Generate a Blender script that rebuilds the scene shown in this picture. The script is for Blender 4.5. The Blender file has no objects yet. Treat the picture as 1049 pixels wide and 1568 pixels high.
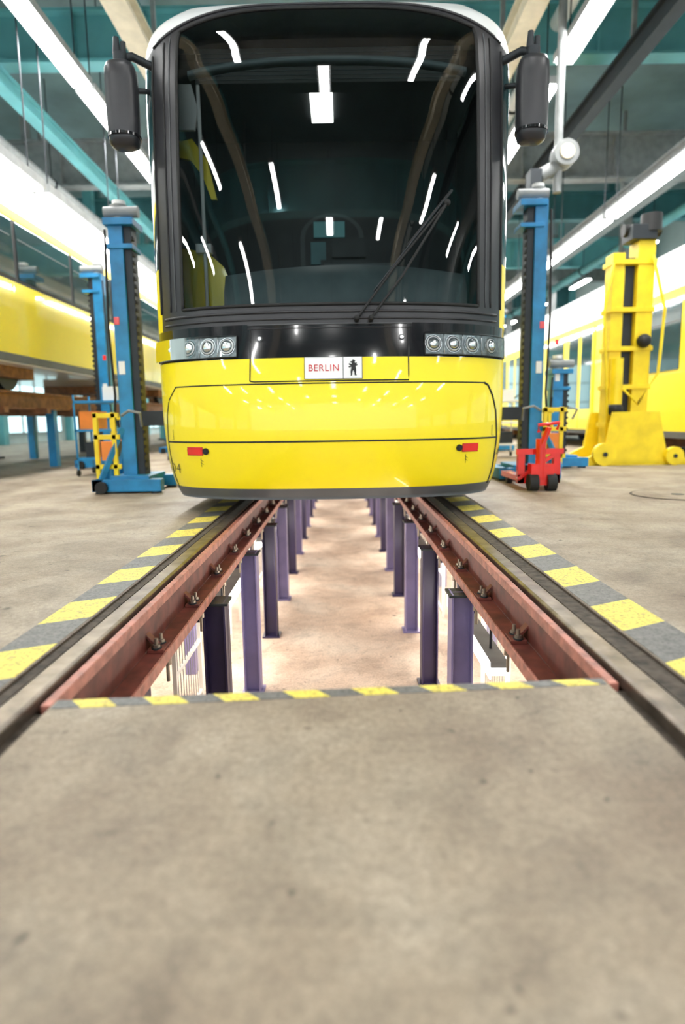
import bpy, math, random
import numpy as np
from mathutils import Vector, Matrix
random.seed(4)
sc = bpy.context.scene
try:
    sc.view_settings.view_transform = 'Standard'
    sc.view_settings.exposure = .28
except Exception: pass

# ------------------------------------------------------------ materials
def nt(name):
    m = bpy.data.materials.new(name); m.use_nodes = True
    t = m.node_tree; t.nodes.clear()
    o = t.nodes.new('ShaderNodeOutputMaterial')
    return m, t, o
def N(t, typ, **kw):
    n = t.nodes.new(typ)
    for k, v in kw.items():
        if k in n.inputs: n.inputs[k].default_value = v
        else: setattr(n, k, v)
    return n
def ramp(t, stops):
    r = t.nodes.new('ShaderNodeValToRGB')
    while len(r.color_ramp.elements) < len(stops): r.color_ramp.elements.new(.5)
    for e, (p, c) in zip(r.color_ramp.elements, stops):
        e.position = p; e.color = (c[0], c[1], c[2], 1) if not isinstance(c, (int, float)) else (c, c, c, 1)
    return r
def mix(t, a, b, fac, mode='MIX'):
    n = t.nodes.new('ShaderNodeMix'); n.data_type = 'RGBA'; n.blend_type = mode
    for s, v in ((n.inputs['Factor'], fac), (n.inputs['A'], a), (n.inputs['B'], b)):
        if hasattr(v, 'links'): t.links.new(v, s)
        else: s.default_value = v if s.type == 'VALUE' else (*v[:3], 1)
    return n.outputs['Result']
def pmat(name, col, rough=.5, metal=0., var=.12, scale=6., coat=0., bump=0., spec=.5):
    m, t, o = nt(name)
    b = N(t, 'ShaderNodeBsdfPrincipled', Roughness=rough, Metallic=metal)
    b.inputs['Coat Weight'].default_value = coat
    b.inputs['Coat Roughness'].default_value = .04
    b.inputs['Specular IOR Level'].default_value = spec
    tc = N(t, 'ShaderNodeTexCoord'); no = N(t, 'ShaderNodeTexNoise', Scale=scale, Detail=6.)
    t.links.new(tc.outputs['Object'], no.inputs['Vector'])
    r = ramp(t, [(.3, [c*(1-var) for c in col]), (.7, [min(1, c*(1+var)) for c in col])])
    t.links.new(no.outputs['Fac'], r.inputs['Fac']); t.links.new(r.outputs['Color'], b.inputs['Base Color'])
    if bump:
        bp = N(t, 'ShaderNodeBump', Strength=bump, Distance=.01)
        t.links.new(no.outputs['Fac'], bp.inputs['Height']); t.links.new(bp.outputs['Normal'], b.inputs['Normal'])
    t.links.new(b.outputs[0], o.inputs[0]); return m
def emat(name, col, st):
    m, t, o = nt(name); e = N(t, 'ShaderNodeEmission', Strength=st); e.inputs[0].default_value = (*col, 1)
    t.links.new(e.outputs[0], o.inputs[0]); return m
def glassmat(name, tint, ior=1.5, rough=0.0, base=.0):
    m, t, o = nt(name)
    tr = N(t, 'ShaderNodeBsdfTransparent'); tr.inputs[0].default_value = (*tint, 1)
    gl = N(t, 'ShaderNodeBsdfGlossy', Roughness=rough); gl.inputs[0].default_value = (1, 1, 1, 1)
    fr = N(t, 'ShaderNodeFresnel', IOR=ior)
    ad = N(t, 'ShaderNodeMath', operation='ADD'); ad.inputs[1].default_value = base
    t.links.new(fr.outputs[0], ad.inputs[0])
    mx = N(t, 'ShaderNodeMixShader'); t.links.new(ad.outputs[0], mx.inputs[0])
    t.links.new(tr.outputs[0], mx.inputs[1]); t.links.new(gl.outputs[0], mx.inputs[2])
    t.links.new(mx.outputs[0], o.inputs[0]); return m

def concrete(name, c1, c2, c3, rough=.62):
    m, t, o = nt(name)
    b = N(t, 'ShaderNodeBsdfPrincipled', Roughness=rough)
    tc = N(t, 'ShaderNodeTexCoord')
    def noi(sc, det=5., rg=.55, dist=0.):
        n = N(t, 'ShaderNodeTexNoise', Scale=sc, Detail=det, Roughness=rg, Distortion=dist)
        t.links.new(tc.outputs['Object'], n.inputs['Vector']); return n.outputs['Fac']
    r1 = ramp(t, [(.32, c1), (.5, c2), (.68, c3)]); t.links.new(noi(1.7, 8., .6, .3), r1.inputs['Fac'])
    r2 = ramp(t, [(.36, .62), (.52, 1.0)]); t.links.new(noi(3.3, 9., .68, .9), r2.inputs['Fac'])
    col = mix(t, r1.outputs['Color'], r2.outputs['Color'], .6, 'MULTIPLY')
    r2b = ramp(t, [(.36, .72), (.48, 1.0)]); t.links.new(noi(15., 7., .7, .6), r2b.inputs['Fac'])
    col = mix(t, col, r2b.outputs['Color'], .55, 'MULTIPLY')
    r3 = ramp(t, [(.3, .72), (.7, 1.18)]); t.links.new(noi(60, 4., .65), r3.inputs['Fac'])
    col = mix(t, col, r3.outputs['Color'], .85, 'MULTIPLY')
    r3b = ramp(t, [(.35, .75), (.6, 1.08)]); t.links.new(noi(200, 2.), r3b.inputs['Fac'])
    col = mix(t, col, r3b.outputs['Color'], .8, 'MULTIPLY')
    for s, th, dk, cut in ((3.6, .055, .12, .5), (7.5, .07, .22, .55), (19., .10, .35, .7)):
        v = N(t, 'ShaderNodeTexVoronoi', Scale=s)
        mp = N(t, 'ShaderNodeVectorMath', operation='ADD')
        nn = N(t, 'ShaderNodeTexNoise', Scale=25.)
        sc_ = N(t, 'ShaderNodeVectorMath', operation='SCALE'); sc_.inputs['Scale'].default_value = .035
        t.links.new(tc.outputs['Object'], nn.inputs['Vector']); t.links.new(nn.outputs['Color'], sc_.inputs[0])
        t.links.new(tc.outputs['Object'], mp.inputs[0]); t.links.new(sc_.outputs[0], mp.inputs[1])
        t.links.new(mp.outputs[0], v.inputs['Vector'])
        rr = ramp(t, [(th*.6, dk), (th*1.5, 1.)]); t.links.new(v.outputs['Distance'], rr.inputs['Fac'])
        sep = N(t, 'ShaderNodeSeparateColor'); t.links.new(v.outputs['Color'], sep.inputs[0])
        g = N(t, 'ShaderNodeMath', operation='GREATER_THAN'); g.inputs[1].default_value = cut
        t.links.new(sep.outputs[0], g.inputs[0])
        g2 = N(t, 'ShaderNodeMath', operation='MULTIPLY'); g2.inputs[1].default_value = .85
        t.links.new(g.outputs[0], g2.inputs[0])
        col = mix(t, col, rr.outputs['Color'], g2.outputs[0], 'MULTIPLY')
    t.links.new(col, b.inputs['Base Color'])
    bp = N(t, 'ShaderNodeBump', Strength=.25, Distance=.004); t.links.new(noi(45, 6.), bp.inputs['Height'])
    t.links.new(bp.outputs['Normal'], b.inputs['Normal'])
    t.links.new(b.outputs[0], o.inputs[0]); return m

def hazard(name, kx, ky, period, phase, duty=.5):
    m, t, o = nt(name)
    b = N(t, 'ShaderNodeBsdfPrincipled', Roughness=.55)
    tc = N(t, 'ShaderNodeTexCoord'); sp = N(t, 'ShaderNodeSeparateXYZ'); t.links.new(tc.outputs['Object'], sp.inputs[0])
    mx = N(t, 'ShaderNodeMath', operation='MULTIPLY'); mx.inputs[1].default_value = kx; t.links.new(sp.outputs[0], mx.inputs[0])
    my = N(t, 'ShaderNodeMath', operation='MULTIPLY_ADD'); my.inputs[1].default_value = ky
    t.links.new(sp.outputs[1], my.inputs[0]); t.links.new(mx.outputs[0], my.inputs[2])
    a = N(t, 'ShaderNodeMath', operation='ADD'); a.inputs[1].default_value = 50 - phase; t.links.new(my.outputs[0], a.inputs[0])
    d = N(t, 'ShaderNodeMath', operation='DIVIDE'); d.inputs[1].default_value = period; t.links.new(a.outputs[0], d.inputs[0])
    f = N(t, 'ShaderNodeMath', operation='FRACT'); t.links.new(d.outputs[0], f.inputs[0])
    l = N(t, 'ShaderNodeMath', operation='LESS_THAN'); l.inputs[1].default_value = duty; t.links.new(f.outputs[0], l.inputs[0])
    n = N(t, 'ShaderNodeTexNoise', Scale=28., Detail=8., Roughness=.7); t.links.new(tc.outputs['Object'], n.inputs['Vector'])
    ry = ramp(t, [(.34, (.38, .31, .12)), (.44, (.76, .62, .10)), (.7, (.95, .78, .13))]); t.links.new(n.outputs['Fac'], ry.inputs['Fac'])
    rg = ramp(t, [(.3, (.10, .10, .095)), (.7, (.20, .19, .18))]); t.links.new(n.outputs['Fac'], rg.inputs['Fac'])
    c = mix(t, rg.outputs['Color'], ry.outputs['Color'], l.outputs[0])
    n2 = N(t, 'ShaderNodeTexNoise', Scale=90., Detail=4.); t.links.new(tc.outputs['Object'], n2.inputs['Vector'])
    rw = ramp(t, [(.38, .45), (.47, 1.)]); t.links.new(n2.outputs['Fac'], rw.inputs['Fac'])
    c = mix(t, c, rw.outputs['Color'], .8, 'MULTIPLY')
    t.links.new(c, b.inputs['Base Color']); t.links.new(b.outputs[0], o.inputs[0]); return m

M = dict(
 yellow=pmat('tram_yellow_paint', (.99, .79, .006), .36, var=.012, coat=.5),
 yellow2=pmat('machine_yellow', (.92, .66, .01), .45, var=.12),
 white=pmat('tram_white_paint', (.82, .83, .82), .3, var=.04, coat=.5),
 black=pmat('gloss_black', (.008, .008, .01), .12, var=.2, coat=.6),
 satin=pmat('satin_dark_grey', (.028, .028, .032), .35, var=.15),
 grey=pmat('mid_grey_plastic', (.09, .095, .10), .5),
 rubber=pmat('rubber', (.010, .010, .010), .7),
 silver=pmat('silver_reflector', (.85, .87, .89), .2, 1.0, var=.1),
 lampgrey=pmat('lamp_housing', (.24, .28, .29), .3, .3, var=.5, scale=40),
 lampin=pmat('lamp_bowl', (.09, .10, .105), .25, .6, var=.4, scale=60),
 red=pmat('signal_red', (.80, .02, .015), .25, coat=.5),
 plate=pmat('plate_white', (.85, .85, .84), .4, var=.03),
 textred=pmat('letter_red', (.60, .02, .03), .5),
 textdark=pmat('letter_dark', (.16, .13, .03), .5),
 blackm=pmat('matt_black', (.01, .01, .01), .6),
 blue=pmat('jack_blue', (.01, .21, .47), .4, var=.25),
 dark=pmat('dark_steel', (.03, .035, .04), .5, .5),
 steel=pmat('worn_steel', (.22, .18, .145), .32, .8, var=.4, scale=14, bump=.2),
 steeld=pmat('rusty_rail_side', (.10, .07, .05), .6, .4, var=.4, scale=20),
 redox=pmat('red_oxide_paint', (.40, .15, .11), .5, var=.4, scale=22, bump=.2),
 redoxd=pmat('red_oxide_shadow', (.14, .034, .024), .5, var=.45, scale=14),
 bolt=pmat('bolt_steel', (.32, .27, .22), .4, .8),
 purple=pmat('purple_column_paint', (.022, .015, .06), .4, var=.15),
 purple_lit=pmat('purple_column_lit', (.22, .19, .38), .4, var=.15),  # lit tone of the purple columns, put into the colour
 pitwall=pmat('pit_white_wall', (.82, .80, .76), .5, var=.06),
 teal=pmat('teal_steel', (.12, .38, .41), .5, var=.2, scale=1.5),
 teald=pmat('teal_dark', (.05, .17, .19), .5, var=.25, scale=1.5),
 beige=pmat('beige_duct', (.60, .53, .40), .5, var=.12),
 ceil=pmat('ceiling_sheet', (.13, .20, .21), .7, var=.25, scale=1.),
 greyb=pmat('grey_beam', (.24, .25, .25), .5, var=.2),
 brown=pmat('rust_brown', (.22, .09, .035), .6, var=.4, scale=10),
 orange=pmat('orange_paint', (.85, .25, .03), .5),
 wall=pmat('wall_panel', (.45, .55, .55), .6, var=.1, scale=1.),
 winlit=emat('daylit_glass', (.62, .93, .96), 1.8),
 windark=pmat('tram_side_glass', (.03, .06, .065), .06, var=.3, coat=1.),
 tube=emat('fluorescent_tube', (1.0, .99, .97), 85.),
 tubes=emat('short_luminaire_tube', (1.0, .99, .97), 45.),
 tube2=emat('strip_light_tube', (1.0, .99, .97), 11.),
 pittube=emat('pit_tube', (1., .92, .80), 19.),
 cab_glow=emat('cab_glow_strip', (1., .97, .92), 5.),  # glow added in the cab for the bright reflection on the windscreen
 glass=glassmat('windscreen_glass', (.60, .66, .66), 1.7),
 lens=glassmat('lamp_lens', (.92, .94, .95), 1.45),
 cabin=pmat('cabin_dark', (.010, .013, .015), .6),
 cabing=pmat('cabin_grey', (.035, .045, .05), .5),
 dash=pmat('dashboard_grey', (.15, .19, .20), .5),
 floor=concrete('concrete_floor', (.215, .155, .105), (.335, .265, .19), (.43, .36, .275)),
 pitfloor=concrete('pit_floor_concrete', (.50, .36, .27), (.68, .53, .42), (.80, .68, .57)),
 dirt=pmat('rail_groove_dirt', (.07, .055, .042), .85, var=.6, scale=30, bump=.6),
 haz=hazard('hazard_stripes', -.5, 1., .5, 1.36-.47, .5),
 hazl=hazard('hazard_stripes_b', -.5, 1., .5, 1.36-.47+.07, .5),
 haze=hazard('edge_hazard_stripes', 1., .9, .175, .03, .5),
)

# ------------------------------------------------------------ mesh builder
class MB:
    def __init__(s): s.v = []; s.f = []; s.m = []; s.s = []; s.ml = []
    def mi(s, k):
        if k not in s.ml: s.ml.append(k)
        return s.ml.index(k)
    def add(s, vs, fs, k, smooth=False):
        o = len(s.v); s.v += [tuple(v) for v in vs]; i = s.mi(k)
        for f in fs: s.f.append([o+a for a in f]); s.m.append(i); s.s.append(smooth)
    def box(s, c, d, k, R=None):
        vs = [Vector((x*d[0]/2, y*d[1]/2, z*d[2]/2)) for x in (-1, 1) for y in (-1, 1) for z in (-1, 1)]
        if R is not None: vs = [R @ v for v in vs]
        vs = [v + Vector(c) for v in vs]
        s.add(vs, [(0, 1, 3, 2), (4, 6, 7, 5), (0, 4, 5, 1), (2, 3, 7, 6), (0, 2, 6, 4), (1, 5, 7, 3)], k)
    def b2(s, x0, x1, y0, y1, z0, z1, k): s.box(((x0+x1)/2, (y0+y1)/2, (z0+z1)/2), (abs(x1-x0), abs(y1-y0), abs(z1-z0)), k)
    def beam(s, p0, p1, w, h, k):
        p0 = Vector(p0); p1 = Vector(p1); d = p1-p0; R = d.to_track_quat('Y', 'Z').to_matrix()
        s.box((p0+p1)/2, (w, d.length, h), k, R)
    def cyl(s, p0, p1, r, k, n=16, r2=None):
        p0 = Vector(p0); p1 = Vector(p1); r2 = r if r2 is None else r2
        R = (p1-p0).to_track_quat('Z', 'Y').to_matrix()
        a = [R @ Vector((math.cos(2*math.pi*i/n), math.sin(2*math.pi*i/n), 0)) for i in range(n)]
        vs = [p0+r*v for v in a]+[p1+r2*v for v in a]
        s.add(vs, [(i, (i+1) % n, n+(i+1) % n, n+i) for i in range(n)], k, True)
        s.add([p0+r*v for v in a], [list(range(n))[::-1]], k); s.add([p1+r2*v for v in a], [list(range(n))], k)
    def tube(s, pts, r, k, n=8):
        pts = [Vector(p) for p in pts]; rings = []
        for i, p in enumerate(pts):
            d = (pts[min(i+1, len(pts)-1)]-pts[max(i-1, 0)]).normalized()
            up = Vector((0, 0, 1)) if abs(d.z) < .9 else Vector((1, 0, 0))
            a = d.cross(up).normalized(); b = a.cross(d)
            rings.append([p+r*(math.cos(2*math.pi*j/n)*a+math.sin(2*math.pi*j/n)*b) for j in range(n)])
        vs = [v for q in rings for v in q]; fs = []
        for i in range(len(pts)-1):
            for j in range(n): fs.append((i*n+j, i*n+(j+1) % n, (i+1)*n+(j+1) % n, (i+1)*n+j))
        fs.append(list(range(n))[::-1]); fs.append([(len(pts)-1)*n+j for j in range(n)])
        s.add(vs, fs, k, True)
    def sph(s, c, r, k, n=16, m=10, R=None):
        if not hasattr(r, '__len__'): r = (r, r, r)
        vs = []
        for i in range(m+1):
            for j in range(n):
                th = math.pi*i/m; ph = 2*math.pi*j/n
                q = Vector((r[0]*math.sin(th)*math.cos(ph), r[1]*math.sin(th)*math.sin(ph), r[2]*math.cos(th)))
                if R is not None: q = R @ q
                vs.append(Vector(c)+q)
        s.add(vs, [(i*n+j, i*n+(j+1) % n, (i+1)*n+(j+1) % n, (i+1)*n+j) for i in range(m) for j in range(n)], k, True)
    def prism(s, poly, ax, a0, a1, k, smooth=False):
        def P(u, v, a): return {'x': (a, u, v), 'y': (u, a, v), 'z': (u, v, a)}[ax]
        n = len(poly); vs = [P(u, v, a0) for u, v in poly]+[P(u, v, a1) for u, v in poly]
        s.add(vs, [list(range(n))[::-1], [n+i for i in range(n)]]+[(i, (i+1) % n, n+(i+1) % n, n+i) for i in range(n)], k, smooth)
    def obj(s, name, parent=None, bevel=0., loc=None, fix=True):
        me = bpy.data.meshes.new(name); me.from_pydata(s.v, [], s.f)
        for k in s.ml: me.materials.append(M[k])
        me.polygons.foreach_set('material_index', s.m); me.polygons.foreach_set('use_smooth', s.s); me.update()
        if fix:
            import bmesh
            bm = bmesh.new(); bm.from_mesh(me); bmesh.ops.recalc_face_normals(bm, faces=bm.faces); bm.to_mesh(me); bm.free()
        ob = bpy.data.objects.new(name, me); sc.collection.objects.link(ob)
        if parent: ob.parent = parent
        if loc: ob.location = loc
        if bevel:
            b = ob.modifiers.new('bevel', 'BEVEL'); b.width = bevel; b.segments = 2; b.limit_method = 'ANGLE'; b.angle_limit = .6
        return ob
def empty(name, loc=(0, 0, 0)):
    e = bpy.data.objects.new(name, None); e.location = loc; sc.collection.objects.link(e); return e

# ------------------------------------------------------------ floor, pit
TC = -.02                     # track centre x
XR = .72                      # gauge face half width
H = MB()
yN, yF = -16., 44.
def slab(x0, x1, y0a, y0b, y1a, y1b, k='floor', z1=0., th=.22):
    H.prism([(x0, y0a), (x1, y0b), (x1, y1b), (x0, y1a)], 'z', z1-th, z1, k)
GO = {-1: .835, 1: .865}
slab(-11, TC-GO[-1], yN, yN, yF, yF); slab(TC+GO[1], 11, yN, yN, yF, yF)
eL, eR = 1.395, 1.475
slab(TC-.665, TC+.665, yN, yN, eL, eR)
slab(TC-.665, TC+.665, 24, 24, yF, yF)
H.obj('floor')
track = empty('railway_track')
G = MB()   # dirty grout strips beside rails
for sgn in (-1, 1):
    a, b = TC+sgn*.795, TC+sgn*GO[sgn]
    G.b2(min(a, b), max(a, b), yN, yF, -.2, -.006, 'dirt')
    a, b = TC+sgn*.72, TC+sgn*.665
    G.b2(min(a, b), max(a, b), yN, eL if sgn < 0 else eR, -.2, -.035, 'dirt')
    a, b = TC+sgn*(GO[sgn]-.008), TC+sgn*GO[sgn]
    G.b2(min(a, b), max(a, b), yN, yF, -.05, .001, 'steeld')
G.obj('rail_groove_filling', track)
pit = empty('inspection_pit')
P = MB()
P.b2(-1.75, 1.75, 1.35, 24, -1.35, -1.2, 'pitfloor')
P.b2(-1.85, -1.75, 1.35, 24, -1.35, -.22, 'pitwall'); P.b2(1.75, 1.85, 1.35, 24, -1.35, -.22, 'pitwall')
P.b2(-1.85, 1.85, 24, 24.1, -1.35, -.22, 'pitwall'); P.b2(-1.85, 1.85, 1.25, 1.35, -1.35, -.22, 'pitwall')
P.obj('pit_shell', pit)
for sgn in (-1, 1):
    R = MB(); x0 = TC+sgn*XR
    prof = [(0, -.004), (.012, .0), (.062, .0), (.072, -.006), (.072, -.035), (.045, -.045), (.045, -.125), (.09, -.14), (.09, -.15), (-.02, -.15), (-.02, -.14), (.028, -.125), (.028, -.045), (0, -.038)]
    poly = [(x0+sgn*u, w) for u, w in prof]
    R.prism(poly, 'y', yN, yF, 'steel')
    o = R.obj('rail_a' if sgn < 0 else 'rail_b', track, bevel=.003)
    B = MB()
    xa, xb = x0-sgn*.012, x0-sgn*.024
    y0 = (eL if sgn < 0 else eR)+.002
    XI = .625
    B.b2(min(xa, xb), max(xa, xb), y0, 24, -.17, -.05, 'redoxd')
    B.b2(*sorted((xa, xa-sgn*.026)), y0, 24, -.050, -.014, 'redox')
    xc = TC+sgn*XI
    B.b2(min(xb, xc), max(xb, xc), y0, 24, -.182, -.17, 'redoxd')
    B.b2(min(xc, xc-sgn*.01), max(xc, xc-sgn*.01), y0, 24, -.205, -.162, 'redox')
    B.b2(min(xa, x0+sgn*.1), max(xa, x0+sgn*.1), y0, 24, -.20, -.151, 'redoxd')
    yy = 1.62 if sgn < 0 else 1.66
    while yy < 12:
        xm = TC+sgn*.657
        B.b2(xm-.03, xm+.03, yy-.045, yy+.045, -.17, -.155, 'redoxd')
        for dy in (-.028, .028):
            B.cyl((xm, yy+dy, -.155), (xm, yy+dy, -.14), .014, 'bolt', 6); B.cyl((xm, yy+dy, -.14), (xm, yy+dy, -.118), .007, 'bolt', 10)
            B.cyl((xm, yy+dy, -.157), (xm, yy+dy, -.151), .019, 'dark', 14)
        B.beam((xm, yy, -.155), (x0-sgn*.02, yy, -.11), .04, .010, 'redoxd')
        B.cyl((TC+sgn*.635, yy+.02, -.30), (TC+sgn*.635, yy+.02, -.18), .007, 'bolt', 8)
        B.cyl((TC+sgn*.635, yy+.02, -.235), (TC+sgn*.635, yy+.02, -.215), .016, 'bolt', 6)
        yy += .55
    B.obj('support_channel_a' if sgn < 0 else 'support_channel_b', track, bevel=.002)
for sgn in (-1, 1):
    Z = MB(); a, b = TC+sgn*(GO[sgn]+.004), TC+sgn*(GO[sgn]+(.15 if sgn < 0 else .175))
    Z.b2(min(a, b), max(a, b), 1.2, 22, 0, .0015, 'haz' if sgn > 0 else 'hazl'); Z.obj('hazard_marking')
Z = MB(); w = .045
Z.prism([(TC-.66, eL-w), (TC+.66, eR-w*.8), (TC+.66, eR-.002), (TC-.66, eL-.002)], 'z', 0., .0015, 'haze'); Z.obj('hazard_marking')
C = MB()
for sgn in (-1, 1):
    for i in range(17):
        y = 2.95+i*1.12+(.08 if sgn > 0 else 0)
        k = 'purple' if (i % 2 == 0) == (sgn < 0) else 'purple_lit'  # alternates the dark column tone with the painted-in lit one
        x = TC+sgn*.61
        C.b2(x-.055, x+.055, y-.006, y+.006, -1.2, -.215, k)     # H section
        C.b2(x-.055, x-.045, y-.06, y+.06, -1.2, -.215, k); C.b2(x+.045, x+.055, y-.06, y+.06, -1.2, -.215, k)
        C.b2(x-.075, x+.075, y-.075, y+.075, -1.2, -1.185, k)
        C.b2(x-.07, x+.07, y-.07, y+.07, -.228, -.2155, 'dark')
        xo = TC+sgn*1.12
        C.b2(xo-.04, xo+.04, y+.3, y+.38, -1.2, -.22, 'purple_lit' if i % 2 else 'purple')
        C.b2(min(x, xo), max(x, xo), y+.0, y+.05, -.33, -.22, 'purple')
    x = TC+sgn*.72
    C.b2(x-.05, x+.05, 2.02, 2.03, -1.2, -.21, 'purple'); C.b2(x-.05, x-.04, 1.96, 2.09, -1.2, -.21, 'purple'); C.b2(x+.04, x+.05, 1.96, 2.09, -1.2, -.21, 'purple')
C.obj('support_columns', pit, bevel=.002)
F = MB()
for sgn in (-1, 1):
    x = TC+sgn*.95
    for i in range(14):
        y = 2.25+i*1.12
        F.b2(x-.012, x+.012, y-.012, y+.012, -1.2, -.22, 'pitwall')
        F.b2(x-.012, x+.012, y+.6, y+.624, -1.2, -.22, 'pitwall')
        for z in (-1.15, -.8, -.42): F.b2(x-.01, x+.01, y, y+.61, z, z+.02, 'pitwall')
        for j in range(1, 10): F.b2(x-.002, x+.002, y+j*.058, y+j*.058+.003, -1.15, -.42, 'greyb')
F.obj('mesh_guard', pit)
L = MB()
for sgn in (-1, 1):
    for i in range(7):
        y = (3.95 if sgn < 0 else 3.05)+i*2.24; x = TC+sgn*.82; z = -.62 if sgn < 0 else -.68
        L.b2(x-.045, x+.045, y, y+1.35, z+.05, z+.08, 'greyb'); L.b2(x-.04, x+.04, y+.02, y+1.33, z, z+.05, 'pittube')
        L.b2(*sorted((x-sgn*.046, x-sgn*.040)), y+.02, y+1.33, z-.02, z+.075, 'pittube')
        L.cyl((x, y+.2, z+.05), (x, y+.2, -.22), .008, 'dark'); L.cyl((x, y+1.1, z+.05), (x, y+1.1, -.22), .008, 'dark')
        x = TC+sgn*1.5
        L.b2(x-.04, x+.04, y-1.0, y+.8, -.38, -.35, 'pittube'); L.b2(x-.05, x+.05, y-1.0, y+.8, -.35, -.22, 'greyb')
L.obj('pit_lights', pit)

# ------------------------------------------------------------ tram (main)
def hermite(xs, ys):
    xs = np.array(xs, float); ys = np.array(ys, float); d = np.gradient(ys, xs)
    def f(x):
        x = min(max(x, xs[0]), xs[-1]); i = min(max(int(np.searchsorted(xs, x))-1, 0), len(xs)-2)
        h = xs[i+1]-xs[i]; t = (x-xs[i])/h
        return float((2*t**3-3*t**2+1)*ys[i]+(t**3-2*t**2+t)*h*d[i]+(-2*t**3+3*t**2)*ys[i+1]+(t**3-t**2)*h*d[i+1])
    return f
Wf = hermite([.12, .2, .35, .6, .9, 1.3, 2., 2.6, 3.0, 3.2, 3.3, 3.4, 3.5, 3.58], [1.15, 1.185, 1.22, 1.245, 1.255, 1.26, 1.268, 1.27, 1.268, 1.252, 1.21, 1.09, .90, .62])
Yf = hermite([.12, .2, .35, .55, .75, .95, 1.1, 1.4, 2., 2.6, 3.0, 3.25, 3.4, 3.5, 3.58], [4.16, 4.10, 4.05, 4.02, 4.03, 4.07, 4.11, 4.165, 4.25, 4.34, 4.42, 4.50, 4.60, 4.78, 5.15])
NE = 2.55; YB = 4.78
def eta(xi): xi = min(abs(xi), 1.); return 1-(max(0, 1-xi**NE))**(1/NE)
def S(xi, h):
    W = Wf(h); yf = Yf(h); return Vector((W*xi, yf+(YB-yf if YB > yf else .4)*eta(xi), h))
def SX(x, h): return S(x/Wf(h), h)
def NX(x, h):
    e = 1e-3; a = SX(x+e, h)-SX(x-e, h); b = SX(x, h+e)-SX(x, h-e); n = a.cross(b).normalized()
    return n if n.y < 0 else -n
def PO(x, h, off=0.): return SX(x, h)+NX(x, h)*off
harch = lambda xi: 3.07+.33*(1-min(abs(xi), 1)**4)
XG = .785
xs = sorted(set([round(v, 5) for v in list(np.linspace(0, XG, 25))+list(np.linspace(XG, .855, 5))+[.865]+list(np.linspace(.865, .93, 6))]))
tail = [.94, .95, .96, .97, .978, .985, .991, .995, .998, 1.0]
xp = xs+tail
cols = [('f', -x) for x in reversed(xp) if x > 0]+[('f', x) for x in xp]
cols = [('s', -1, y) for y in (19., 9.6, 9.5, 5.6, 5.2)]+cols+[('s', 1, y) for y in (5.2, 5.6, 9.5, 9.6, 19.)]
r_low = list(np.linspace(.12, .20, 4))+list(np.linspace(.20, 1.05, 26))[1:]+list(np.linspace(1.05, 1.27, 8))[1:]+[1.30, 1.345, 1.39]
rows = [('a', h) for h in r_low]+[('g', k) for k in np.linspace(0, 1, 50)[1:]]+[('t', k) for k in (.5, 1.)]+[('r', k) for k in np.linspace(0, 1, 14)[1:]]
def rowh(r, xi):
    ha = harch(xi); hg = ha-.055
    if r[0] == 'a': return r[1]
    if r[0] == 'g': return 1.39+(hg-1.39)*r[1]
    if r[0] == 't': return hg+.055*r[1]
    return ha+(3.58-ha)*r[1]
def pt(c, r):
    if c[0] == 'f': return S(c[1], rowh(r, c[1]))
    h = rowh(r, 1.); p = S(float(c[1]), h); return Vector((p.x, max(c[2], p.y+.01), h))
tram = empty('tram', (-.06, 0, 0))
body = MB(); glass = MB()
VV = [[pt(c, r) for r in rows] for c in cols]
nc, nr = len(cols), len(rows)
def cxi(c): return abs(c[1]) if c[0] == 'f' else 1.+abs(c[2])
idx = lambda i, j: i*nr+j
bf = {}; gf = []
for i in range(nc-1):
    m = (cxi(cols[i])+cxi(cols[i+1]))/2
    side = cols[i][0] == 's' or cols[i+1][0] == 's'
    for j in range(nr-1):
        a, b = rows[j], rows[j+1]; f = (idx(i, j), idx(i+1, j), idx(i+1, j+1), idx(i, j+1))
        if b[0] == 'a':
            hm = (a[1]+b[1])/2
            if hm < .2: k = 'grey'
            elif hm < 1.05: k = 'yellow'
            elif hm < 1.27: k = 'black' if not side else 'yellow'
            else: k = 'satin' if m < .93 else 'yellow'
        elif b[0] == 'g':
            if m < XG: gf.append(f); continue
            if m < .93: k = 'satin'
            elif side and b[1] < .2: k = 'yellow'
            elif m > .94 and not side: k = 'yellow' if b[1] < .19 else 'windark'
            elif side: k = 'windark'
            else: k = 'black'
        elif b[0] == 't': k = 'satin' if not side else 'white'
        else: k = 'white'
        bf.setdefault(k, []).append(f)
flat = [v for c in VV for v in c]
base = [tuple(v) for v in flat]
body.v = base[:]
for k, fs in bf.items():
    for f in fs: body.f.append(list(f)); body.m.append(body.mi(k)); body.s.append(True)
top = [idx(i, nr-1) for i in range(nc)]
body.f.append(top); body.m.append(body.mi('white')); body.s.append(False)
bot = [idx(i, 0) for i in range(nc)]
body.f.append(bot); body.m.append(body.mi('grey')); body.s.append(False)
lc = [idx(0, j) for j in range(nr)]; rc = [idx(nc-1, j) for j in range(nr)]
body.f.append(lc+rc[::-1]); body.m.append(body.mi('yellow')); body.s.append(False)
bo = body.obj('body_shell', tram, fix=False)
glass.v = base[:]
for f in gf: glass.f.append(list(f)); glass.m.append(glass.mi('glass')); glass.s.append(True)
go = glass.obj('windscreen', tram, fix=False)
import bmesh
for ob in (go, bo):
    bm = bmesh.new(); bm.from_mesh(ob.data)
    bmesh.ops.delete(bm, geom=[v for v in bm.verts if not v.link_faces], context='VERTS')
    bm.to_mesh(ob.data); bm.free()

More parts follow.
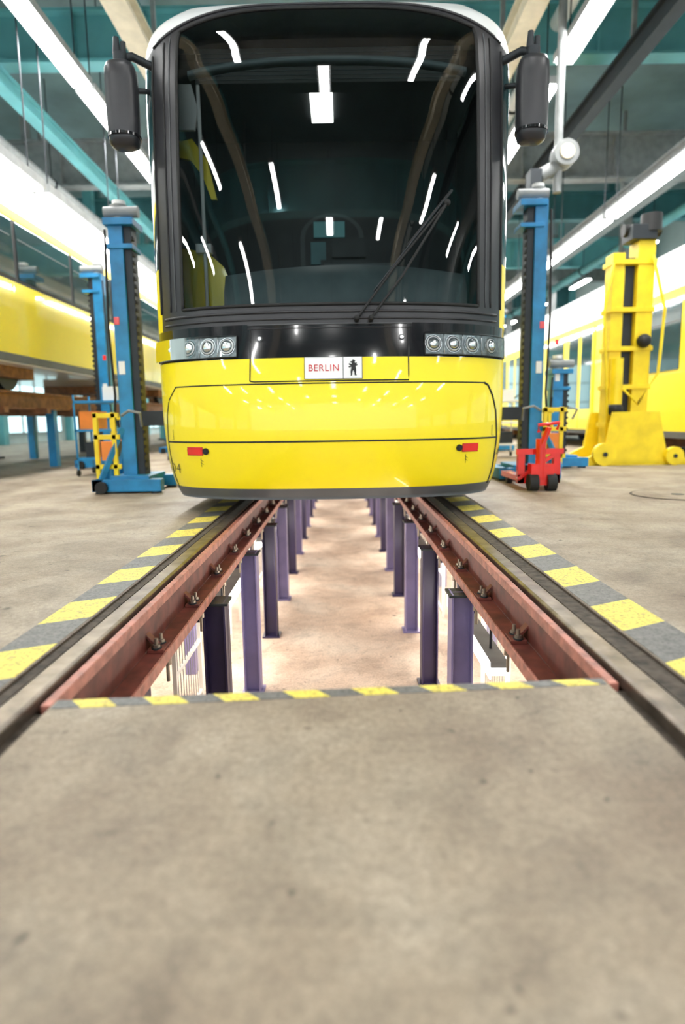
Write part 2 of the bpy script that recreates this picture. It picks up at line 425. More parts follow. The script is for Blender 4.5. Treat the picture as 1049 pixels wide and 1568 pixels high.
T = MB()
def sline(pts, r, k, off=0., n=10, mb=T):
    out = []
    for (a, b) in zip(pts[:-1], pts[1:]):
        for i in range(n):
            t = i/n; out.append(PO(a[0]+(b[0]-a[0])*t, a[1]+(b[1]-a[1])*t, off))
    out.append(PO(*pts[-1], off)); mb.tube(out, r, k, 6)
seam = .0048
sline([(-1.06, .885), (1.03, .885)], seam, 'blackm', n=40)
sline([(-1.06, .885), (-1.125, .80), (-1.15, .70), (-1.16, .51), (-1.14, .30), (-1.11, .19)], seam, 'blackm')
sline([(1.03, .885), (1.06, .87), (1.10, .80), (1.13, .70), (1.15, .51), (1.13, .30), (1.10, .19)], seam*1.6, 'blackm')
sline([(-1.16, .515), (1.15, .515)], seam*1.3, 'blackm', n=40)
sline([(-.52, 1.24), (-.525, .905), (-.50, .90), (.50, .90), (.505, 1.24)], seam, 'blackm')
sline([(-.54, 1.265), (.53, 1.265)], .004, 'grey', .002, n=24)
sline([(-.54, 1.24), (.53, 1.24)], .003, 'satin', .002, n=24)
sline([(-.52, 1.24), (-.52, 1.06)], .003, 'grey', .001); sline([(.505, 1.24), (.505, 1.06)], .003, 'grey', .001)
def xline(xi0, xi1, hf, r, k, off, n=50):
    out = []
    for i in range(n+1):
        xi = xi0+(xi1-xi0)*i/n; h = hf(xi); x = xi*Wf(h); out.append(PO(x, h, off))
    T.tube(out, r, k, 6)
xline(-.9, .9, lambda x: 1.30, .007, 'satin', .004); xline(-.9, .9, lambda x: 1.345, .009, 'satin', .004)
xline(-XG, XG, lambda x: 1.392, .011, 'rubber', .003)
xline(-.93, .93, lambda x: harch(x), .009, 'satin', .003); xline(-XG, XG, lambda x: harch(x)-.055, .010, 'rubber', .003)
for sg in (-1, 1):
    for xi, r, k in ((XG, .011, 'rubber'), (.862, .006, 'blackm'), (.83, .004, 'grey'), (.93, .008, 'rubber')):
        out = []
        for i in range(41):
            h = 1.39+(harch(xi)-.055-1.39)*i/40; out.append(PO(sg*xi*Wf(h), h, .003))
        T.tube(out, r, k, 6)
T.obj('seams_and_trim', tram)
D = MB()
def patch(x0, x1, h0, h1, k, off, nx=8, nh=4, mb=D):
    vs = []
    for i in range(nx+1):
        for j in range(nh+1): vs.append(PO(x0+(x1-x0)*i/nx, h0+(h1-h0)*j/nh, off))
    mb.add(vs, [(i*(nh+1)+j, (i+1)*(nh+1)+j, (i+1)*(nh+1)+j+1, i*(nh+1)+j+1) for i in range(nx) for j in range(nh)], k, True)
patch(-.17, .20, .91, 1.05, 'plate', .006)
for e in ((-.17, .91, .20, .91), (-.17, 1.05, .20, 1.05), (-.17, .91, -.17, 1.05), (.20, .91, .20, 1.05), (.078, .91, .078, 1.05)):
    sline([(e[0], e[1]), (e[2], e[3])], .0022, 'grey', .006, mb=D)
for s in (-1, 1):
    patch(s*.925-.055, s*.925+.055, .432, .478, 'red', .008, 6, 2)
    sline([(s*.925-.057, .43), (s*.925+.057, .43), (s*.925+.057, .48), (s*.925-.057, .48), (s*.925-.057, .43)], .004, 'textred', .004, 4, D)
    xk = s*.925-s*.082; p = PO(xk, .455); n = NX(xk, .455)
    D.cyl(p-n*.02, p+n*.012, .022, 'rubber', 20); D.cyl(p+n*.012, p+n*.014, .012, 'dark', 16)
    for dh in (0, -.02): sline([(s*.89, .40+dh), (s*.89+.02, .385+dh)], .0015, 'textdark', .002, 3, D)
    sline([(s*.89+.005, .41), (s*.89+.005, .35)], .0015, 'textdark', .002, 3, D)
    sline([(s*1.10, .60), (s*1.10, .53), (s*1.12, .53)], .0015, 'textdark', .002, 3, D)
    p = PO(s*.46, 1.175); n = NX(s*.46, 1.175)
    D.cyl(p-n*.01, p+n*.006, .018, 'grey', 20); D.cyl(p+n*.006, p+n*.010, .011, 'silver', 16)
D.obj('front_details', tram)
bear = [(.30,0),(.42,.0),(.44,.06),(.46,.25),(.54,.32),(.60,.22),(.62,.02),(.76,0),(.78,.05),(.72,.08),(.74,.30),(.72,.45),(.70,.58),(.82,.60),(.86,.66),(.74,.68),(.80,.74),(.78,.79),(.66,.76),(.64,.84),(.70,.92),(.62,.92),(.60,.98),(.53,.96),(.52,1.0),(.47,.97),(.47,.90),(.34,.86),(.28,.82),(.36,.78),(.42,.76),(.40,.70),(.26,.74),(.18,.72),(.20,.66),(.34,.62),(.24,.56),(.16,.56),(.18,.50),(.30,.50),(.38,.53),(.36,.40),(.32,.25),(.34,.06)]
E = MB(); E.add([PO(.098+.085*u, .928+.105*v, .0085) for u, v in bear], [list(range(len(bear)))], 'blackm'); E.obj('bear_emblem', tram, fix=False)
def text(s, size, x, h, k, name, off=.0085, align='LEFT'):
    cu = bpy.data.curves.new(name, 'FONT'); cu.body = s; cu.size = size; cu.align_x = align; cu.space_character = 1.12
    to = bpy.data.objects.new(name, cu); sc.collection.objects.link(to)
    bpy.context.view_layer.update()
    dg = bpy.context.evaluated_depsgraph_get(); me = bpy.data.meshes.new_from_object(to.evaluated_get(dg))
    bpy.data.objects.remove(to)
    for v in me.vertices: v.co = PO(x+v.co.x, h+v.co.y*1.05, off)
    me.materials.clear(); me.materials.append(M[k])
    ob = bpy.data.objects.new(name, me); sc.collection.objects.link(ob); ob.parent = tram
text('BERLIN', .058, -.148, .959, 'textred', 'plate_lettering')
text('504', .09, -1.205, .30, 'textdark', 'fleet_number_a', .003)
text('45', .09, 1.155, .37, 'textdark', 'fleet_number_b', .003)

for s, xl, nm in ((-1, [-.675, -.805, -.94, -1.075], 'headlight_cluster_a'), (1, [.665, .80, .93, 1.075], 'headlight_cluster_b')):
    Q = MB()
    patch(s*.61, s*1.215, 1.062, 1.20, 'lampgrey', .004, 24, 4, Q)
    for x in xl:
        p = PO(x, 1.131, .006); n = NX(x, 1.131)
        Q.cyl(p-n*.02, p+n*.010, .061, 'silver', 28, .058); Q.cyl(p+n*.010, p+n*.0105, .053, 'lampin', 28)
        R = n.to_track_quat('Z', 'Y').to_matrix()
        Q.sph(p+n*.008, (.036, .036, .022), 'silver', 20, 10, R)
        Q.cyl(p+n*.0105, p+n*.018, .047, 'plate', 28, .044); Q.cyl(p+n*.018, p+n*.0185, .040, 'lampin', 24)
        Q.sph(p+n*.018, (.018, .018, .014), 'plate', 14, 8, R)
    for x in (s*1.01, s*.87, s*.74): sline([(x, 1.07), (x, 1.195)], .003, 'silver', .008, 3, Q)
    sline([(s*.61, 1.062), (s*1.21, 1.062), (s*1.21, 1.20), (s*.61, 1.20), (s*.61, 1.062)], .004, 'blackm', .01, 12, Q)
    Q.obj(nm, tram)
    Q = MB(); patch(s*.61, s*1.21, 1.062, 1.20, 'lens', .034, 24, 4, Q); Q.obj(nm+'_lens', tram, fix=False)
Wp = MB()
sline([(.17, 1.285), (.42, 1.62), (.76, 2.03)], .009, 'rubber', .035, 10, Wp)
sline([(.26, 1.285), (.46, 1.55), (.76, 2.03)], .009, 'rubber', .045, 10, Wp)
sline([(.50, 1.75), (.80, 2.12)], .010, 'rubber', .02, 10, Wp)
sline([(.28, 1.46), (.80, 2.12)], .006, 'dark', .028, 10, Wp)
Wp.sph(PO(.76, 2.03, .04), .022, 'rubber')
for x in (.17, .26):
    p = PO(x, 1.285); n = NX(x, 1.285); Wp.cyl(p-n*.02, p+n*.05, .016, 'rubber'); Wp.sph(p+n*.05, .018, 'rubber')
Wp.obj('wiper', tram)
K = MB()
K.b2(-1.18, 1.18, 6.2, 6.25, .5, 3.3, 'cabin'); K.b2(-1.2, -1.17, 4.9, 6.2, .5, 3.2, 'cabin'); K.b2(1.17, 1.2, 4.9, 6.2, .5, 3.2, 'cabin')
K.b2(-1.15, 1.15, 4.85, 6.2, 3.2, 3.24, 'cabin'); K.b2(-1.15, 1.15, 4.6, 6.2, .95, 1.0, 'cabin')
dv = []; nn = 30
for i in range(nn+1):
    x = -.72+1.66*i/nn; zt = 1.64+.05*math.sin(i/nn*math.pi)
    p = SX(x, 1.42); q = SX(x, zt)
    dv += [Vector((x, p.y+.10, 1.2)), Vector((x, q.y+.12, zt-.12)), Vector((x, q.y+.20, zt)), Vector((x, q.y+.50, zt+.02)), Vector((x, q.y+.50, 1.2))]
K.add(dv, [(5*i+a, 5*i+(a+1) % 5, 5*i+5+(a+1) % 5, 5*i+5+a) for i in range(nn) for a in range(5)]+[(0, 1, 2, 3, 4), tuple(5*nn+a for a in range(5))], 'dash', True)
K.b2(-.05, .45, 4.75, 4.85, 1.66, 1.78, 'cabing')
arch = [(-.30, 1.75), (.30, 1.75), (.30, 2.35)]+[(.30*math.cos(a), 2.35+.22*math.sin(a)) for a in np.linspace(0, math.pi, 12)][1:-1]+[(-.30, 2.35)]
K.prism(arch, 'y', 6.17, 6.2, 'cabing')
K.prism([(u*.85, 2.35+(v-2.35)*.85) for u, v in arch], 'y', 6.15, 6.17, 'cabin')
K.b2(-.17, .12, 6.12, 6.15, 2.34, 2.48, 'teal'); K.b2(-.2, -.06, 6.12, 6.15, 2.1, 2.3, 'teald')
K.b2(-.12, .42, 5.3, 5.8, 1.25, 1.38, 'cabing'); K.b2(-.10, .40, 5.75, 5.88, 1.38, 2.05, 'cabin'); K.b2(0, .3, 5.78, 5.86, 2.08, 2.24, 'cabin')
K.cyl((.15, 5.5, .95), (.15, 5.5, 1.25), .06, 'dark')
K.prism([(-1.12, 1.2), (-.74, 1.2), (-.71, 1.45), (-.725, 1.62), (-.79, 1.78), (-.90, 1.88), (-1.12, 1.92)], 'y', 4.80, 4.83, 'yellow')
K.cyl((-.91, 4.74, 1.2), (-.91, 4.74, 3.0), .013, 'plate', 12); K.b2(-.97, -.86, 4.71, 4.77, 1.86, 1.92, 'plate')
K.prism([(-1.10, 2.72), (-.96, 2.72), (-.93, 2.85), (-.97, 3.02), (-1.10, 3.02)], 'y', 4.80, 4.83, 'plate')  # white and yellow shapes stand for the hall tram beyond the side window
K.prism([(-1.10, 2.64), (-.98, 2.66), (-.88, 2.52), (-.82, 2.25), (-.86, 2.25), (-.92, 2.42), (-1.0, 2.52), (-1.10, 2.54)], 'y', 4.80, 4.83, 'yellow')
K.b2(-.92, .92, 4.72, 4.86, 2.98, 3.2, 'blackm')
for j in range(7): K.b2(-.90, .90, 4.715, 4.72, 3.0+j*.028, 3.003+j*.028, 'cabing')
K.b2(-.15, .03, 4.98, 5.75, 3.17, 3.2, 'cab_glow')  # added glowing strip imitating the reflected lamp, also brightens the cab
K.obj('cabin_interior', tram)
V = MB(); vs = []; nn = 40
for i in range(nn+1):
    x = -.93+1.86*i/nn; h = 2.93+.05*(1-(x/.93)**2)
    p = SX(x, h); q = p+Vector((0, .10, 0)); r = p+Vector((0, .10, .03)); s_ = p+Vector((0, .035, .03))
    vs += [p+Vector((0, .035, 0)), q, r, s_]
V.add(vs, [(4*i+a, 4*i+(a+1) % 4, 4*i+4+(a+1) % 4, 4*i+4+a) for i in range(nn) for a in range(4)], 'dash', True)
V.obj('sun_visor', tram)
for s, nm in ((-1, 'mirror_a'), (1, 'mirror_b')):
    Q = MB(); x = s*1.365; y = 4.50
    ring = lambda w, d, z: [(x+w*math.cos(a)*(abs(math.cos(a))**-.35 if abs(math.cos(a)) > .01 else 1), y+d*math.sin(a)*(abs(math.sin(a))**-.35 if abs(math.sin(a)) > .01 else 1), z) for a in np.linspace(0, 2*math.pi, 29)[:-1]]
    sec = [(.06, .05, 2.475), (.088, .075, 2.49), (.098, .088, 2.53), (.102, .092, 2.62), (.104, .092, 2.88), (.100, .090, 2.955), (.085, .075, 2.99), (.05, .045, 3.01)]
    vs = [p for q in sec for p in ring(*q)]; n = 28
    Q.add(vs, [(i*n+j, i*n+(j+1) % n, (i+1)*n+(j+1) % n, (i+1)*n+j) for i in range(len(sec)-1) for j in range(n)]+[list(range(n)), [(len(sec)-1)*n+j for j in range(n)]], 'satin', True)
    Q.cyl((x, y, 2.535), (x, y, 2.552), .110, 'black', 28)
    Q.cyl((x, y, 3.0), (x, y, 3.06), .045, 'dark'); Q.cyl((x-.02, y, 3.06), (x-.02, y, 3.16), .028, 'dark', 16, .018); Q.cyl((x+.025, y, 3.04), (x+.025, y, 3.13), .018, 'dark')
    Q.tube([(x, y, 3.03), (x-s*.06, y+.05, 3.07), (x-s*.16, y+.12, 3.05), (x-s*.22, y+.16, 3.02)], .028, 'dark')
    Q.tube([(x-s*.03, y+.02, 2.85), (x-s*.12, y+.10, 2.88), (x-s*.2, y+.17, 2.9)], .018, 'dark')
    Q.obj(nm, tram)
U = MB()
U.b2(-.95, .95, 5.2, 18.8, .13, .45, 'dark')
for y in (6.2, 8.0, 14.5, 16.3):
    for s in (-1, 1):
        xx = .04+s*.755
        U.cyl((xx-.05, y, .302), (xx+.05, y, .302), .30, 'dark', 32)
    U.cyl((-.7, y, .30), (.7, y, .30), .06, 'dark')
U.obj('running_gear', tram)

# ------------------------------------------------------------ other trams (side on)
def side_tram(name, xface, y0, y1, zb, facing, high=False):
    e = empty(name, (xface, 0, 0)); s = facing
    A = MB()
    prof = [(0, zb+.12), (0, zb+2.15), (-.03, zb+2.25), (-.18, zb+2.42), (-.45, zb+2.52), (-1.2, zb+2.56), (-1.95, zb+2.52), (-2.22, zb+2.42), (-2.37, zb+2.25), (-2.4, zb+2.15), (-2.4, zb+.12), (-2.3, zb), (-.1, zb)]
    if high: prof = [(u, z+(.45 if z > zb+1 else 0)) for u, z in prof]
    A.prism([(s*u, z) for u, z in prof], 'y', y0, y1, 'white')
    A.b2(*sorted((0, s*.012)), y0, y1, zb+.10, zb+.98, 'yellow')
    if high: A.b2(*sorted((0, s*.0125)), y0, y1, zb+.98, zb+2.2, 'yellow')
    else:
        A.b2(*sorted((0, s*.013)), y0, y1, zb+1.72, zb+1.84, 'yellow')
        A.b2(*sorted((0, s*.010)), y0, y1, zb+.98, zb+1.72, 'blackm')
    A.b2(*sorted((0, s*.014)), y0, y1, zb+.0, zb+.10, 'grey')
    A.obj('body_shell', e, .01)
    Wn = MB(); y = y0+.3; i = 0
    while y+1.7 < y1:
        if high:
            if i % 3 == 2:
                for k in range(2):
                    ya = y+.05+k*.72
                    Wn.b2(*sorted((s*.012, s*.03)), ya, ya+.70, zb+.08, zb+2.1, 'yellow'); Wn.b2(*sorted((s*.03, s*.034)), ya+.08, ya+.62, zb+.5, zb+2.0, 'windark')
            else:
                Wn.b2(*sorted((s*.012, s*.024)), y+.15, y+1.30, zb+1.02, zb+2.02, 'windark'); Wn.b2(*sorted((s*.024, s*.028)), y+.15, y+1.30, zb+1.72, zb+1.74, 'grey')
        else:
            Wn.b2(*sorted((s*.012, s*.022)), y+.04, y+1.56, zb+1.02, zb+1.70, 'windark')
            Wn.b2(*sorted((s*.020, s*.026)), y+.06, y+1.5, zb+1.50, zb+1.515, 'grey')
        y += 1.62; i += 1
    Wn.obj('windows_and_doors', e, .006)
    Gg = MB()
    for yy in (y0+2, y0+3.9, y0+9, y0+10.9, y0+16, y0+17.9):
        if yy > y1-1: continue
        for xo in (.45, 1.9):
            Gg.cyl((-s*xo-.05, yy, zb-.02), (-s*xo+.05, yy, zb-.02), .29 if zb > .5 else zb-.02, 'dark', 24)
        Gg.b2(*sorted((-s*.3, -s*2.1)), yy-.5, yy+.5, zb-.15 if zb > .5 else zb*.4, zb+.1, 'brown')
    Gg.obj('bogies', e)
    return e
side_tram('tram', -4.0, 4.5, 27, 1.41, 1)
side_tram('tram', 5.0, 8.9, 30, .30, -1, high=True)
W_ = MB()
for xx in (-4.45, -5.9):
    W_.b2(xx-.09, xx+.09, 4.2, 28, 1.07, 1.10, 'brown'); W_.b2(xx-.02, xx+.02, 4.2, 28, .88, 1.07, 'brown'); W_.b2(xx-.09, xx+.09, 4.2, 28, .86, .885, 'brown')
    y = 5.
    while y < 28: W_.b2(xx-.06, xx+.06, y, y+.12, 0, .86, 'blue' if int(y) % 2 else 'dark'); y += 2.3
y = 4.4
while y < 28: W_.b2(-6, -4.2, y, y+.12, .80, .88, 'brown'); y += 1.15
W_.obj('raised_track')

# ------------------------------------------------------------ lifting jacks
def jack(x, y, hgt, col='blue', arm='yellow2', s=1, name='lifting_jack', load=True):
    J = MB()
    J.b2(*sorted((x-s*.13, x)), y-.11, y+.11, .12, hgt, col)
    J.b2(*sorted((x, x+s*.07)), y-.08, y+.08, .12, hgt-.05, 'dark')
    z = .2
    while z < hgt-.15: J.b2(*sorted((x+s*.068, x+s*.085)), y-.09, y-.03, z, z+.03, 'rubber'); z += .07
    J.b2(x-.16, x+.11, y-.15, y+.15, hgt-.06, hgt, col)
    J.b2(x-.15, x+.09, y-.13, y+.13, hgt-.26, hgt-.22, col)
    J.cyl((x-s*.05, y, hgt), (x-s*.05, y, hgt+.14), .08, 'greyb', 20); J.cyl((x-s*.05, y, hgt+.14), (x-s*.05, y, hgt+.18), .06, 'plate', 20)
    J.cyl((x-.17, y-.05, hgt+.07), (x+.14, y-.05, hgt+.07), .05, 'greyb', 18)
    J.b2(x-.36, x+.28, y-.32, y-.20, .02, .13, col); J.b2(x-.36, x+.28, y+.20, y+.32, .02, .13, col)
    J.b2(x-.2, x+.16, y-.27, y+.27, .05, .16, col); J.b2(x-.36, x-.26, y-.32, y+.32, .02, .13, col)
    for dx in (-.3, .22):
        for dy in (-.26, .26): J.cyl((x+dx, y+dy, 0), (x+dx, y+dy, .03), .05, 'dark')
    J.beam((x-s*.30, y-.24, .12), (x-s*.12, y-.10, .60), .045, .045, col); J.beam((x-s*.30, y+.24, .12), (x-s*.12, y+.10, .60), .045, .045, col)
    fx = x-s*.25
    for dz in (.22, .50, .70): J.b2(fx-.12, fx+.12, y-.17, y-.13, dz, dz+.045, arm)
    J.b2(fx-.12, fx-.08, y-.17, y-.13, .13, .75, arm); J.b2(fx+.05, fx+.09, y-.17, y-.13, .13, .75, arm)
    J.b2(fx-.06, fx+.05, y-.16, y-.04, .30, .48, 'orange')
    if load: J.b2(*sorted((x+s*.05, x+s*.28)), y-.10, y+.10, .62, .76, 'dark')
    J.cyl((fx, y-.12, .12), (fx, y-.12, .30), .05, col)
    J.tube([(x+s*.10, y-.2, .62), (x+s*.12, y-.3, .74), (x+s*.02, y-.3, .76), (x-s*.08, y-.2, .72)], .014, 'greyb')
    J.b2(x-.10*s-.025, x-.10*s+.025, y-.116, y-.11, 1.55, 1.62, 'red'); J.b2(x-.08*s-.03, x-.08*s+.03, y-.116, y-.11, 1.1, 1.22, 'plate')
    J.cyl((x-.26, y-.33, .06), (x-.26, y-.37, .06), .055, 'rubber')
    J.tube([(x-s*.15, y-.13, hgt-.1), (x-s*.17, y-.14, hgt*.6), (x-s*.15, y-.14, .9), (x-s*.18, y-.15, .5)], .012, 'rubber')
    return J.obj(name, bevel=.006)
jack(-1.96, 6.05, 2.48, s=1)
jack(1.98, 6.7, 2.80, s=-1)
jack(-3.5, 9.3, 2.75, s=-1)
jack(-3.5, 13.5, 2.75, s=-1)
jack(3.1, 12.5, 2.6, s=1)
jack(2.85, 8.2, 1.25, s=1, load=False)

Y = MB(); x, y = 3.86, 8.6
Y.b2(x-.28, x-.12, y-.12, y+.12, .15, 2.75, 'yellow2'); Y.b2(x+.04, x+.26, y-.14, y+.14, .15, 2.9, 'yellow2')
Y.b2(x-.12, x+.04, y-.05, y+.10, .15, 2.7, 'dark')
for z in (.5, 1.0, 1.5, 2.0, 2.6): Y.b2(x-.30, x+.28, y-.16, y+.16, z, z+.06, 'yellow2')
Y.b2(x-.08, x+.24, y-.2, y+.12, 2.9, 3.08, 'dark'); Y.cyl((x+.2, y-.1, 3.0), (x+.2, y-.1, 3.22), .13, 'blackm'); Y.cyl((x-.12, y, 3.05), (x+.36, y, 3.05), .08, 'blackm')
foot = [(x-.62, .0), (x+.70, .0), (x+.70, .08), (x+.42, .20), (x+.30, .70), (x-.30, .70), (x-.38, .22), (x-.62, .10)]
for dy in (-.40, .34): Y.prism(foot, 'y', y+dy, y+dy+.06, 'yellow2')
Y.b2(x-.62, x+.70, y-.40, y+.40, 0.0, .07, 'yellow2')
Y.cyl((x-.42, y-.48, .15), (x-.42, y-.40, .15), .15, 'yellow2', 24); Y.cyl((x+.50, y-.48, .12), (x+.50, y-.40, .12), .12, 'yellow2', 24)
Y.cyl((x-.42, y-.50, .15), (x-.42, y-.48, .15), .03, 'dark', 16); Y.cyl((x+.50, y-.50, .12), (x+.50, y-.48, .12), .025, 'dark', 16)
Y.cyl((x-.2, y-.2, .75), (x-.2, y-.2, 1.4), .08, 'yellow2'); Y.sph((x-.2, y-.2, .74), .10, 'blackm'); Y.sph((x+.14, y-.2, 1.62), .09, 'blackm')
Y.tube([(x+.2, y-.2, 2.7), (x+.34, y-.3, 2.0), (x+.30, y-.3, 1.2), (x+.05, y-.3, .8), (x-.15, y-.3, 1.0)], .02, 'yellow2')
Y.tube([(x-.3, y-.2, 2.6), (x-.42, y-.25, 2.0), (x-.36, y-.25, 1.2), (x-.30, y-.2, .6)], .018, 'yellow2')
Y.obj('heavy_lifting_jack', bevel=.01)

Rj = MB(); x, y = 1.76, 5.72
for dx in (-.15, .07):
    Rj.b2(x+dx, x+dx+.10, y-.1, y+.55, .07, .12, 'red')
    Rj.cyl((x+dx+.03, y+.45, .04), (x+dx+.08, y+.45, .04), .04, 'dark')
Rj.b2(x-.18, x+.20, y-.16, y-.12, .06, .14, 'red'); Rj.b2(x-.18, x-.12, y-.16, y-.10, .06, .36, 'red'); Rj.b2(x+.14, x+.20, y-.16, y-.10, .06, .36, 'red')
Rj.b2(x-.09, x+.11, y-.26, y-.14, .05, .24, 'red'); Rj.b2(x-.14, x+.16, y-.10, y-.06, .14, .22, 'dark')
Rj.cyl((x+.0, y-.22, .10), (x+.0, y-.22, .46), .045, 'red'); Rj.cyl((x-.11, y-.24, .075), (x-.03, y-.24, .075), .075, 'rubber', 20); Rj.cyl((x+.05, y-.24, .075), (x+.13, y-.24, .075), .075, 'rubber', 20)
Rj.beam((x, y-.24, .40), (x+.04, y-.30, .56), .045, .03, 'red'); Rj.beam((x-.18, y-.15, .10), (x+.18, y-.15, .34), .035, .03, 'red')
Rj.b2(x-.20, x+.22, y-.18, y-.15, .32, .37, 'red'); Rj.tube([(x-.05, y-.30, .52), (x-.06, y-.32, .58), (x+.12, y-.32, .60), (x+.11, y-.30, .54)], .015, 'red')
Rj.obj('pallet_truck', bevel=.006)
def trolley(x, y, k1, k2):
    t = MB()
    for z in (.2, .55, .9): t.b2(x-.3, x+.3, y-.25, y+.25, z, z+.03, k1)
    for dx in (-.3, .28):
        for dy in (-.25, .23): t.b2(x+dx, x+dx+.02, y+dy, y+dy+.02, .08, 1.0, k1); t.cyl((x+dx+.01-.012, y+dy+.01, .04), (x+dx+.01+.012, y+dy+.01, .04), .04, 'rubber')
    t.b2(x-.25, x-.02, y-.2, y+.1, .58, .80, k2); t.b2(x+.04, x+.22, y-.15, y+.15, .93, 1.1, 'plate'); t.b2(x-.2, x+.2, y-.2, y+.2, .23, .42, 'dark')
    t.tube([(x+.3, y-.24, .95), (x+.4, y-.24, 1.02), (x+.4, y+.24, 1.02), (x+.3, y+.24, .95)], .012, 'dark')
    t.obj('tool_trolley', bevel=.004)
trolley(-3.0, 8.0, 'blue', 'orange'); trolley(-7.7, 12.3, 'teal', 'yellow2'); trolley(3.3, 14.5, 'blue', 'red'); trolley(2.6, 10.4, 'plate', 'blue'); trolley(-2.7, 11.0, 'blue', 'plate')
Mh = MB(); Mh.cyl((2.75, 5.05, 0), (2.75, 5.05, .004), .36, 'dirt', 40); Mh.cyl((2.75, 5.05, .0), (2.75, 5.05, .006), .34, 'floor', 40); Mh.cyl((2.75, 5.05, .0), (2.75, 5.05, .008), .05, 'dark', 16)
Mh.obj('manhole_cover')

# ------------------------------------------------------------ hall shell
ZC = 7.2
c = MB(); c.b2(-11, 11, yN, yF, ZC, ZC+.15, 'ceil'); c.obj('ceiling')
for x, n in ((-11, 'wall_left'), (11, 'wall_right')):
    w = MB(); s = 1 if x < 0 else -1
    w.b2(*sorted((x-s*.2, x)), yN, yF, 0, ZC, 'wall'); w.b2(*sorted((x, x+s*.06)), yN, yF, 2.6, 3.0, 'teal'); w.b2(*sorted((x, x+s*.06)), yN, yF, 5.2, 5.5, 'teal')
    y = yN+1
    while y < yF: w.b2(*sorted((x, x+s*.25)), y, y+.25, 0, ZC, 'teal'); y += 5
    w.obj(n)
w = MB(); w.b2(-11, 11, yF, yF+.2, 0, ZC, 'wall'); w.b2(-11, 11, yF-.05, yF, 4.6, 5.2, 'teal'); w.obj('wall_back')
wi = 1
for x, s in ((-11, 1), (11, -1)):
    y = yN+1.6
    while y < yF-4:
        w = MB()
        w.b2(*sorted((x+s*.01, x+s*.03)), y, y+4, .35, 2.4, 'winlit')
        for k in range(5): w.b2(*sorted((x+s*.03, x+s*.07)), y+k-.03, y+k+.03, .35, 2.4, 'greyb')
        for z in (.32, 1.35, 2.38): w.b2(*sorted((x+s*.03, x+s*.07)), y, y+4, z, z+.06, 'greyb')
        w.obj('window_%d' % wi); wi += 1; y += 5
for xx in (-8.5, -4.5, -.8, 3, 7):
    w = MB(); w.b2(xx, xx+3, yF-.07, yF-.05, .4, 4.2, 'winlit')
    for k in range(4): w.b2(xx+k-.03, xx+k+.03, yF-.11, yF-.07, .4, 4.2, 'greyb')
    for z in (.4, 1.6, 2.9, 4.15): w.b2(xx, xx+3, yF-.11, yF-.07, z, z+.07, 'greyb')
    w.obj('window_%d' % wi); wi += 1
def girder(y, z, k, d=.6):
    g = MB(); g.b2(-11, 11, y-.15, y+.15, z, z+.05, k); g.b2(-11, 11, y-.02, y+.02, z+.05, z+d, k); g.b2(-11, 11, y-.15, y+.15, z+d, z+d+.05, k)
    x = -10
    while x < 11: g.b2(x, x+.03, y-.13, y+.13, z+.05, z+d, k); x += 2
    for x in (-10.5, 10.4, -6.8, 7.6): g.b2(x, x+.12, y-.1, y+.1, z+d, ZC, k)
    g.obj('roof_girder')
ys = list(np.arange(-14, 44, 4.0))
for i, y in enumerate(ys): girder(y+.5, 5.75 if i % 2 else 6.1, ('teal', 'greyb', 'teald')[i % 3], .9 if i % 2 else .7)
for x, z, k, w_, h_ in ((-2.55, 5.45, 'beige', .30, .26), (2.35, 5.4, 'beige', .26, .34), (-6.5, 5.0, 'teald', .3, .5), (6.3, 5.0, 'greyb', .3, .5), (4.2, 5.55, 'dark', .2, .3), (-4.9, 5.5, 'teal', .2, .25)):
    g = MB(); g.b2(x-w_/2, x+w_/2, yN, yF, z, z+.04, k); g.b2(x-w_/2, x+w_/2, yN, yF, z+h_-.04, z+h_, k); g.b2(x-w_*.22, x+w_*.22, yN, yF, z+.04, z+h_-.04, k)
    y = yN+.6
    while y < yF: g.b2(x-.03, x+.03, y, y+.06, z+h_, ZC, 'greyb'); y += 5
    g.obj('crane_runway_beam')
for x, z, r, k in ((-5.6, 5.3, .09, 'greyb'), (3.4, 6.6, .12, 'plate'), (-3.0, 6.7, .14, 'teal'), (7.9, 5.3, .12, 'teal')):
    g = MB(); g.tube([(x, yN, z), (x, yF, z)], r, k, 14)
    y = yN+1
    while y < yF: g.cyl((x, y, z+r), (x, y, ZC), .012, 'dark', 8); g.cyl((x, y-.03, z), (x, y+.03, z), r*1.25, 'dark', 14); y += 4
    g.obj('ventilation_pipe')
g = MB(); g.cyl((2.72, 8.2, 3.4), (2.72, 8.2, ZC), .05, 'greyb'); g.cyl((2.50, 8.2, 3.60), (2.80, 8.2, 3.75), .08, 'greyb', 20); g.cyl((2.78, 8.05, 3.82), (2.78, 8.25, 3.82), .15, 'greyb', 20); g.cyl((2.78, 8.03, 3.82), (2.78, 8.05, 3.82), .09, 'beige', 20); g.b2(2.36, 2.50, 8.1, 8.3, 3.35, 3.65, 'dark')
g.obj('hanging_hose_reel')
g = MB()
for x in (-6.8, 7.9):
    y = 6.
    while y < 44: g.b2(x-.12, x+.12, y-.12, y+.12, 0, ZC, 'teal' if x < 0 else 'greyb'); g.b2(x-.2, x+.2, y-.2, y+.2, 0, .04, 'dark'); y += 6
g.obj('hall_columns')
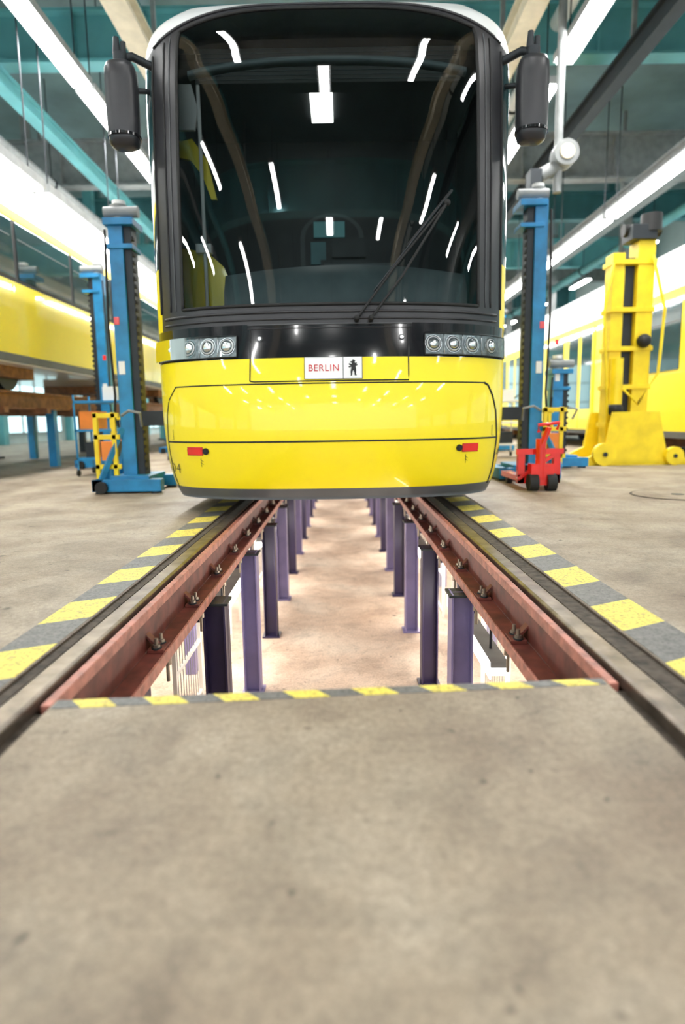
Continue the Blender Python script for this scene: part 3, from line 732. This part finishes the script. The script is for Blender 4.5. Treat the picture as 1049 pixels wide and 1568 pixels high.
def lum(x, z, y0, y1, w=.16, k='tube'):
    l = MB(); l.b2(x-w*.7, x+w*.7, y0, y1, z+.03, z+.13, 'greyb'); l.b2(x-w/2, x+w/2, y0+.03, y1-.03, z, z+.03, k)
    for y in (y0+.2, y1-.2): l.cyl((x, y, z+.13), (x, y, ZC), .01, 'dark', 8)
    l.obj('ceiling_light')
for x, z, gap, ln in ((-3.45, 5.15, .1, 3.6), (2.95, 5.15, .5, 3.2)):
    y = 5.6
    while y < 40: lum(x, z, y, y+ln, .2); y += ln+gap
for x, z, y0 in ((-3.72, 3.50, 5.6), (4.7, 4.0, 6.0)):
    y = y0
    while y < 34: lum(x, z, y, y+2.6, .16, 'tube2'); y += 2.7
for x, z in ((-8.2, 5.3), (8.6, 5.3)):
    y = -14.5
    while y < 38: lum(x, z, y, y+1.6, .16); y += 4.6
for x, z, y0, ln, pi in ((-5.9, 5.1, -12.6, 1.3, 3.7), (-3.45, 5.15, -14.2, 1.3, 2.9), (-.15, 6.0, -13.6, 1.3, 3.6), (2.95, 5.15, -12.8, 1.3, 3.0), (1.5, 5.9, -11.6, 1.2, 4.4), (-1.6, 5.9, -9.6, 1.2, 4.0), (5.6, 5.3, -13, 1.4, 3.8)):
    y = y0
    while y < 4.: lum(x, z, y, y+ln, .13, 'tubes'); y += pi
lum(-.15, 6.0, 12., 15., .2)

# ------------------------------------------------------------ world, camera
w = bpy.data.worlds.new('daylight'); sc.world = w; w.use_nodes = True
bg = w.node_tree.nodes['Background']; bg.inputs[0].default_value = (.90, .95, 1., 1); bg.inputs[1].default_value = 2.3
cam = bpy.data.cameras.new('camera'); co = bpy.data.objects.new('camera', cam); sc.collection.objects.link(co)
cam.sensor_fit = 'VERTICAL'; cam.sensor_height = 36; cam.lens = 950/1568*36
cam.clip_start = .05; cam.clip_end = 200
pitch = math.radians(8.45); roll = math.radians(-.85)
co.matrix_world = Matrix.Translation((0, 0, .65)) @ Matrix.Rotation(math.radians(90)-pitch, 4, 'X') @ Matrix.Rotation(roll, 4, 'Z')
cam.dof.use_dof = True; cam.dof.focus_distance = 2.9; cam.dof.aperture_fstop = 1.3
sc.camera = co
